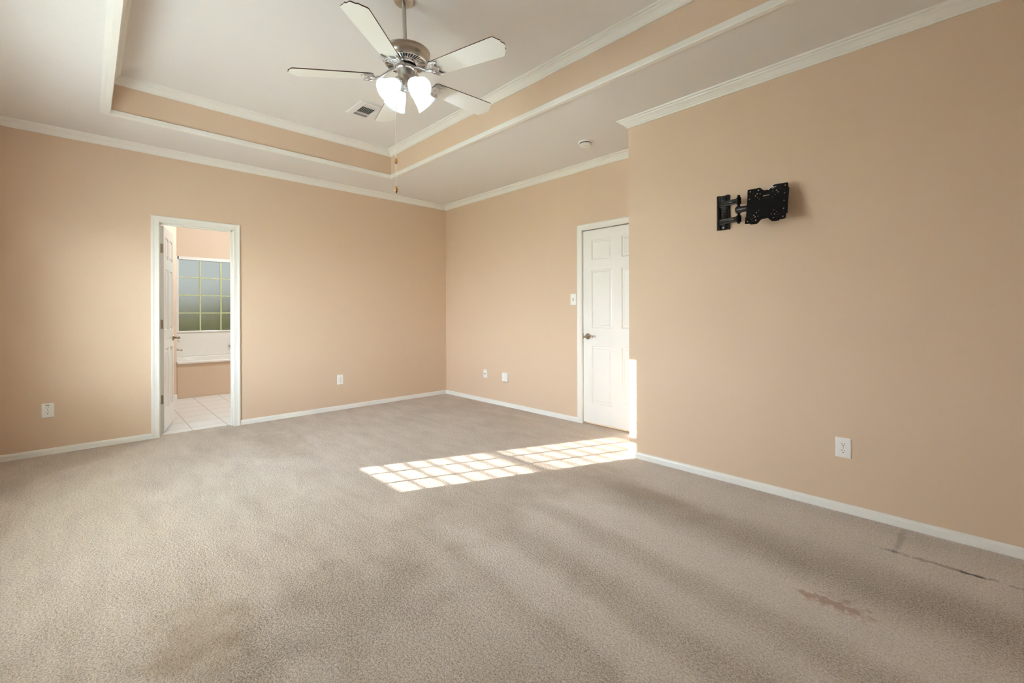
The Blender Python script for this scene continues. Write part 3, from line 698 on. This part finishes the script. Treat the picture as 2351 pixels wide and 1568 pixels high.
# pull chains
for off, zb, side in ((Vector((-0.0445, -0.0455, 0)), 2.078, 0), (Vector((-0.0400, -0.0480, 0)), 1.904, 1)):
    bm = bmesh.new(); s0 = off.normalized() * 0.047
    z0 = fz(2.600) if side == 0 else fz(2.595)
    tube(bm, [Vector((s0.x, s0.y, z0)), Vector((off.x * .98, off.y * .98, z0 + .001)), Vector((off.x, off.y, z0 - 0.006)), Vector((off.x, off.y, fz(zb + 0.040)))], [0.003, 0.003, 0.0020, 0.0018], 6)
    zz = z0 - 0.01
    while zz > fz(zb + 0.045):
        lathe(bm, [(0, 0.0019), (0.0016, 0.001), (0.0019, 0), (0.0016, -0.001), (0, -0.0019)], 6, mat=Matrix.Translation((off.x, off.y, zz))); zz -= 0.0046
    ch = fo('pull_chain', bm, M_chain); pv = Vector((off.x, off.y, z0)); ch.matrix_local = Matrix.Translation(pv) @ FROT.inverted() @ Matrix.Translation(-pv)
    bm = bmesh.new(); lathe(bm, [(0.0, 0.042), (0.0035, 0.041), (0.0065, 0.032), (0.0092, 0.020), (0.0085, 0.010), (0.0055, 0.006), (0.0068, 0.003), (0.003, 0.0), (0, 0)], 16, mat=Matrix.Translation((off.x, off.y, fz(zb))))
    for f in bm.faces:
        f.material_index = 1 if f.calc_center_median().z < fz(zb + 0.010) else 0
    obj('pull_knob', bm, [M_wood, M_bronzetip], ch)

# ------------------------------------------------------------------ ceiling register
VX0, VX1, VY0, VY1 = -4.03, -3.72, 1.735, 1.955
vent = thing('ceiling_vent', 'beige metal air register with dark louvres on the raised ceiling, left of the fan', 'vent', ((VX0 + VX1) / 2, (VY0 + VY1) / 2, ZT))
bm = bmesh.new()
def flat_frame(bm, x0, x1, y0, y1, ix0, ix1, iy0, iy1, z0, z1):
    for r in ((x0, y0, x1, iy0), (x0, iy1, x1, y1), (x0, iy0, ix0, iy1), (ix1, iy0, x1, iy1)): box(bm, r[0], r[1], z0, r[2], r[3], z1)
flat_frame(bm, VX0, VX1 + .02, VY0, VY1, -3.995, -3.735, 1.790, 1.920, ZT - .006, ZT)
flat_frame(bm, VX0 + .012, VX1 + .008, VY0 + .012, VY1 - .012, -3.995, -3.735, 1.790, 1.920, ZT - .010, ZT - .006)
box(bm, -3.795, 1.790, ZT - .010, -3.777, 1.920, ZT); box(bm, -3.950, 1.790, ZT - .010, -3.932, 1.920, ZT)
local(obj('frame', bm, M_ceil, vent), vent)
bm = bmesh.new(); box(bm, -3.994, 1.791, ZT - .001, -3.736, 1.919, ZT - .0004); local(obj('duct_opening', bm, M_slot, vent), vent)
for i in range(8):
    bm = bmesh.new(); y = 1.797 + i * .0165
    t = bmesh.new(); box(t, -3.931, -.0045, -.0008, -3.796, .0045, .0008); merge(bm, t, Matrix.Translation((0, y, ZT - .006)) @ Matrix.Rotation(math.radians(50), 4, 'X'))
    local(obj('louvre', bm, M_ceil, vent), vent)
for x0 in (-3.772, -3.760, -3.748, -3.990, -3.977, -3.964):
    bm = bmesh.new(); t = bmesh.new(); box(t, -.0045, 1.791, -.0008, .0045, 1.919, .0008)
    merge(bm, t, Matrix.Translation((x0, 0, ZT - .006)) @ Matrix.Rotation(math.radians(-45 if x0 > -3.9 else 55), 4, 'Y'))
    local(obj('louvre', bm, M_ceil, vent), vent)

# ------------------------------------------------------------------ smoke detector
sd = thing('smoke_detector', 'round white smoke detector on the ceiling near the white panel door', 'smoke detector', (-2.49, 3.335, ZS))
bm = bmesh.new(); lathe(bm, [(0, 0), (0.070, 0), (0.070, -0.006), (0.066, -0.011), (0.050, -0.012)], 40); obj('base', bm, M_plastic, sd)
bm = bmesh.new(); lathe(bm, [(0.050, -0.010), (0.050, -0.020)], 40)
for i in range(24):
    t = bmesh.new(); box(t, 0.049, -.002, -.020, 0.054, .002, -.010); merge(bm, t, Matrix.Rotation(2 * PI * i / 24, 4, 'Z'))
o = obj('vent_ring', bm, M_slot, sd); o['label'] = 'dark vent ring'
bm = bmesh.new(); lathe(bm, [(0.050, -0.019), (0.056, -0.020), (0.057, -0.026), (0.052, -0.036), (0.040, -0.041), (0, -0.042)], 40); obj('cover', bm, M_plastic, sd)
bm = bmesh.new(); lathe(bm, [(0, -0.044), (0.004, -0.044), (0.005, -0.040)], 12, mat=Matrix.Translation((0.022, -0.012, 0.0008))); obj('test_button', bm, M_slot, sd)

# ------------------------------------------------------------------ outlets and plates (built facing local -y, x right, z up)
def plate_bm(w, h):
    bm = bmesh.new(); prev = None
    for ins, d in ((0, 0), (0.0, -.003), (.004, -.0062), (.007, -.0066)):
        ring = [bm.verts.new((sx * (w / 2 - ins), d, sz * (h / 2 - ins))) for sx, sz in ((-1, -1), (1, -1), (1, 1), (-1, 1))]
        if prev:
            for k in range(4): bm.faces.new((prev[k], prev[(k + 1) % 4], ring[(k + 1) % 4], ring[k]))
        prev = ring
    bm.faces.new(prev); bmesh.ops.recalc_face_normals(bm, faces=bm.faces); return bm
def duplex(name, label, loc, rotz, w=.076, h=.122, marks=False, group='duplex wall outlets'):
    t = thing(name, label, 'outlet', loc, rotz, group); 
    obj('cover_plate', plate_bm(w, h), M_plastic, t)
    for sz in (.0195, -.0195):
        bm = bmesh.new(); out = []
        for i in range(40):
            a = 2 * PI * i / 40; out.append((.0172 * math.cos(a), max(-.0135, min(.0135, .0172 * math.sin(a)))))
        t2 = Matrix.Translation((0, -.0062, sz)) @ Matrix.Rotation(PI / 2, 4, 'X')
        prism(bm, out, 0, .0022, t2, .0005); r = obj('receptacle', bm, M_plastic, t)
        bm = bmesh.new()
        box(bm, -.0078, -.0088, sz + .0005, -.0054, -.0083, sz + .0090); box(bm, .0054, -.0088, sz + .0012, .0074, -.0083, sz + .0082)
        lathe(bm, [(0, 0), (.0027, 0), (.0027, .0005), (0, .0005)], 12, mat=Matrix.Translation((0, -.0083, sz - .0070)) @ Matrix.Rotation(PI / 2, 4, 'X'))
        obj('slot', bm, M_slot, r)
    bm = bmesh.new(); lathe(bm, [(0, .0008), (.0025, .0006), (.003, 0)], 12, mat=Matrix.Translation((0, -.0066, 0)) @ Matrix.Rotation(PI / 2, 4, 'X')); obj('screw', bm, M_silver, t)
    if marks:
        bm = bmesh.new(); box(bm, -.013, -.0072, .0405, .011, -.0064, .0455); obj('dark_tape_mark', bm, M_slot, t)
    return t
RL = -PI / 2 + PI    # placed on a wall facing +x
duplex('wall_outlet', 'cream duplex outlet with a dark mark on top, left of the bathroom doorway', (X1, -0.239, 0.3725), PI / 2, marks=True)
duplex('wall_outlet', 'small white duplex outlet between the bathroom doorway and the room corner', (X1, 2.2535, 0.3685), PI / 2)
duplex('wall_outlet', 'large white duplex outlet below the black television bracket', (-0.5405, Y3, 0.3795), 0.0, w=.077, h=.117)
cp = thing('coax_plate', 'narrow white wall plate with one dark cable jack on the back wall', 'wall plate', (-4.517, Y2, 0.375))
obj('cover_plate', plate_bm(.076, .110), M_plastic, cp)
bm = bmesh.new(); tube(bm, [(0.0, -.006, 0.002), (0.0, -.018, 0.002)], 0.0065, 12); tube(bm, [(0.0, -.006, 0.002), (0.0, -.009, 0.002)], 0.010, 6); o = obj('cable_jack', bm, M_bronze, cp)
bm = bmesh.new()
for z in (.040, -.040):
    bm = bmesh.new(); lathe(bm, [(0, .0008), (.0025, .0006), (.003, 0)], 10, mat=Matrix.Translation((0, -.0066, z)) @ Matrix.Rotation(PI / 2, 4, 'X')); obj('screw', bm, M_bronze, cp)
pb = thing('telephone_box', 'square white surface-mounted telephone box low on the back wall beside the door', 'telephone box', (-4.113, Y2, 0.370))
bm = bmesh.new(); prev = None
for hx, hz, d in ((.052, .058, 0), (.052, .058, -.012), (.048, .052, -.030), (.042, .040, -.034)):
    ring = [bm.verts.new((sx * hx, d, sz * hz)) for sx, sz in ((-1, -1), (1, -1), (1, 1), (-1, 1))]
    if prev:
        for k in range(4): bm.faces.new((prev[k], prev[(k + 1) % 4], ring[(k + 1) % 4], ring[k]))
    prev = ring
bm.faces.new(prev); bmesh.ops.recalc_face_normals(bm, faces=bm.faces); bmesh.ops.bevel(bm, geom=list(bm.edges), offset=.003, segments=2, affect='EDGES'); obj('case', bm, M_plastic, pb)
bm = bmesh.new(); bbox(bm, -.034, -.0365, -.030, .020, -.0335, .034, .0008, 1); obj('cover', bm, M_plastic, pb)
bm = bmesh.new(); box(bm, -.008, -.03, -.0592, .008, -.02, -.0575); obj('jack_socket', bm, M_slot, pb)
sw = thing('light_switch', 'white toggle light switch beside the closed white panel door', 'light switch', (-3.033, Y2, 1.3285))
obj('cover_plate', plate_bm(.076, .122), M_plastic, sw)
bm = bmesh.new(); box(bm, -.0055, -.0074, -.013, .0055, -.0066, .013); obj('toggle_slot', bm, M_slot, sw)
bm = bmesh.new(); t = bmesh.new(); bbox(t, -.0045, -.022, -.005, .0045, 0, .006, .001, 1); merge(bm, t, Matrix.Translation((0, -.005, .001)) @ Matrix.Rotation(math.radians(-25), 4, 'X')); obj('toggle', bm, M_plastic, sw)
for z in (.030, -.030):
    bm = bmesh.new(); lathe(bm, [(0, .0008), (.0025, .0006), (.003, 0)], 10, mat=Matrix.Translation((0, -.0066, z)) @ Matrix.Rotation(PI / 2, 4, 'X')); obj('screw', bm, M_plastic, sw)

# ------------------------------------------------------------------ television wall bracket
mt = thing('television_bracket', 'black full-motion television bracket with perforated plate, screwed to the right wall', 'tv bracket', (-1.22, Y3, 1.878))
def mo(name, bm, mat): return local(obj(name, bm, mat, mt), mt)
bm = bmesh.new()                                  # wall plate with rolled left side and dished screw pockets
prof = [(-1.264, Y3), (-1.264, Y3 - .010), (-1.258, Y3 - .020), (-1.248, Y3 - .024), (-1.238, Y3 - .020), (-1.232, Y3 - .012), (-1.205, Y3 - .010), (-1.198, Y3 - .018), (-1.190, Y3 - .024), (-1.181, Y3 - .020), (-1.176, Y3 - .010), (-1.176, Y3)]
prism(bm, prof[::-1], 1.757, 1.997)
t = bmesh.new(); bbox(t, -1.234, Y3 - .016, 1.893, -1.200, Y3 - .008, 1.973 + .02, .002); merge(bm, t)
mo('wall_plate', bm, M_black)
bm = bmesh.new(); lathe(bm, [(0, .004), (.005, .0035), (.0075, 0)], 14, mat=Matrix.Translation((-1.219, Y3 - .011, 1.775)) @ Matrix.Rotation(PI / 2, 4, 'X')); mo('screw', bm, M_silver)['label'] = 'bright screw head'
bm = bmesh.new(); lathe(bm, [(0, .006), (.010, .005), (.012, 0)], 6, mat=Matrix.Translation((-1.219, Y3 - .011, 1.868)) @ Matrix.Rotation(PI / 2, 4, 'X')); lathe(bm, [(.016, 0), (.018, .004), (.020, 0)], 24, mat=Matrix.Translation((-1.219, Y3 - .011, 1.868)) @ Matrix.Rotation(PI / 2, 4, 'X')); mo('lag_bolt', bm, M_black)
bm = bmesh.new(); lathe(bm, [(0, .006), (.010, .005), (.012, 0)], 6, mat=Matrix.Translation((-1.219, Y3 - .017, 1.978)) @ Matrix.Rotation(PI / 2, 4, 'X')); mo('lag_bolt', bm, M_black)
P0, P1 = Vector((-1.238, Y3 - .028, 0)), Vector((-1.098, 3.166, 0)); dA = (P1 - P0).normalized(); nA = Vector((dA.y, -dA.x, 0))
for zc in (1.931, 1.810):
    bm = bmesh.new()
    def P(a, b, z): v = P0 + dA * a + nA * b; return (v.x, v.y, zc + z)
    Lh = (P1 - P0).length; prev = None
    ringpts = [(-.010, -.018), (-.010, .018), (.006, .018), (.010, .012), (.010, -.012), (.006, -.018)]
    for a in (0.0, Lh):
        ring = [bm.verts.new(P(a, b, z)) for b, z in ringpts]
        if prev:
            for k in range(6): bm.faces.new((prev[k], prev[(k + 1) % 6], ring[(k + 1) % 6], ring[k]))
        else: bm.faces.new(ring)
        prev = ring
    bm.faces.new(prev[::-1]); bmesh.ops.recalc_face_normals(bm, faces=bm.faces)
    tube(bm, [P(.022, .010, 0), P(.030, .0105, 0), P(Lh - .03, .0105, 0), P(Lh - .022, .010, 0)], [.003, .0055, .0055, .003], 8)
    mo('swing_arm', bm, M_black)
    bm = bmesh.new(); tube(bm, [(P1.x, P1.y, zc - .023), (P1.x, P1.y, zc - .020), (P1.x, P1.y, zc + .020), (P1.x, P1.y, zc + .023)], [.012, .0155, .0155, .012], 18); mo('pivot_cap', bm, M_blackm)
    bm = bmesh.new(); tube(bm, [(P0.x, P0.y, zc - .021), (P0.x, P0.y, zc + .021)], .011, 14); mo('pivot_pin', bm, M_blackm)
bm = bmesh.new(); tube(bm, [(P1.x, P1.y, 1.778), (P1.x, P1.y, 1.968)], .0085, 14); mo('pivot_rod', bm, M_blackm)
bm = bmesh.new(); tube(bm, [(-1.116, 3.163, 1.870), (-1.112, 3.163, 1.870), (-1.060, 3.163, 1.871), (-1.02, 3.164, 1.872), (-0.97, 3.164, 1.874)], [.017, .021, .021, .023, .023], 20)
tube(bm, [(P1.x, P1.y, 1.848), (P1.x, P1.y, 1.892)], .017, 16); mo('swivel_knuckle', bm, simple('dark_violet_plastic', (0.009, 0.008, 0.013, 1), 0.4, 0, 80, 0.2))
# perforated plate
def uvp(px, py):
    u, v = 0.5, 0.5
    for _ in range(30):
        v = (py - 360 + 130 * u) / (600 + 35 * u); u = (px - 920 - (-42 + 4 * u) * v) / 735
    return u, v
PW, PH = 0.235, 0.238
def pl(px, py): u, v = uvp(px, py); return (u * PW - PW / 2, PH / 2 - v * PH)
out_px = [(920, 360), (1140, 321), (1165, 326), (1195, 352), (1225, 366), (1305, 356), (1335, 330), (1370, 290), (1410, 264), (1440, 258), (1640, 228), (1656, 236), (1656, 312), (1671, 322), (1646, 772), (1626, 776), (1617, 850), (1605, 866), (1508, 884), (1505, 900), (1400, 915), (1375, 910), (1340, 885), (1300, 856), (1195, 876), (1165, 900), (1130, 942), (1095, 962), (985, 970), (975, 957), (880, 962), (884, 850), (898, 842), (918, 445), (912, 440)]
big = [(968, 392), (1122, 364), (1100, 428), (1068, 466), (958, 523), (1602, 278), (1593, 414), (1585, 551), (1577, 689), (1567, 830), (1451, 364), (1479, 395), (1422, 787), (1401, 852), (930, 917), (1083, 895), (1071, 838), (1044, 808)]
med = [(1155, 424), (1112, 496), (1148, 522), (1391, 383), (1428, 443), (1385, 484), (1421, 577), (1408, 715), (1456, 746), (1365, 788), (1126, 824), (1094, 762), (1135, 720)]
sml = [(1040, 378), (1073, 373), (1031, 409), (1058, 416), (1018, 430), (1036, 447), (963, 457), (961, 485), (1487, 297), (1521, 292), (1526, 318), (1543, 336), (1497, 338), (1515, 358), (1597, 345), (1595, 372), (1382, 582), (1378, 686), (1491, 772), (1512, 788), (1497, 805), (1468, 798), (1487, 840), (1453, 843), (1573, 733), (1572, 760), (1009, 842), (1028, 861), (988, 862), (995, 881), (1005, 907), (1036, 901), (937, 826), (935, 853), (1213, 507), (1254, 500), (1298, 495)]
holes = []
for lst, r, n in ((big, .0043, 10), (med, .0031, 8), (sml, .0016, 6)):
    for px, py in lst:
        x, y = pl(px, py); holes.append([(x + r * math.cos(2 * PI * i / n), y + r * math.sin(2 * PI * i / n)) for i in range(n)])
x0, y0 = pl(1215, 466); x1, y1 = pl(1320, 447); r = .0036
holes.append([(x0 + r * math.cos(a), y0 + r * math.sin(a)) for a in (PI / 2, 3 * PI / 4, PI, 5 * PI / 4, 3 * PI / 2)] + [(x1 + r * math.cos(a), y1 + r * math.sin(a)) for a in (-PI / 2, -PI / 4, 0, PI / 4, PI / 2)])
ct = Vector((-0.9195, 3.1235, 1.8725)); vdir = Vector((0, 3.152 - 3.095, 1.988 - 1.757)).normalized(); udir = Vector((1, -.01, 0)).normalized(); wdir = udir.cross(vdir)
PM = Matrix((udir, vdir, wdir)).transposed().to_4x4(); PM.translation = ct
bm = bmesh.new(); prism_holes(bm, [pl(*p) for p in out_px], holes, -.0012, .0012, PM); mo('mounting_plate', bm, M_blackm)
bm = bmesh.new(); t = bmesh.new(); bbox(t, -.028, -.040, -.034, .028, .030, -.004, .003); merge(bm, t, PM)
t = bmesh.new(); bbox(t, -.060, -.006, -.014, .06, .006, -.0015, .002); merge(bm, t, PM); mo('tilt_head', bm, M_blackm)
bm = bmesh.new(); a, b = pl(1300, 362); c, d = pl(1385, 300)
def W(x, y, z): return PM @ Vector((x, y, z))
tube(bm, [W(a, b, .003), W((a + c) / 2 - .001, (b + d) / 2, .005), W(c, d + .002, .004), W(c - .001, d + .022, .004)], [.0022, .0022, .002, .001], 6)
tube(bm, [W(c - .004, d, .004), W(c + .010, d - .006, .005), W(c + .018, d - .006, .003), W(c + .020, d + .003, -.003)], .0016, 6)
tube(bm, [W(c - .006, d - .008, .003), W(c + .002, d - .014, .005), W(c + .008, d - .012, .004)], .0018, 6)
tube(bm, [W(c - .008, d + .002, .002), W(c - .001, d - .003, .0055), W(c + .004, d - .009, .004)], .0016, 6); o = mo('cable_tie', bm, M_plastic); o['label'] = 'cut white cable tie'
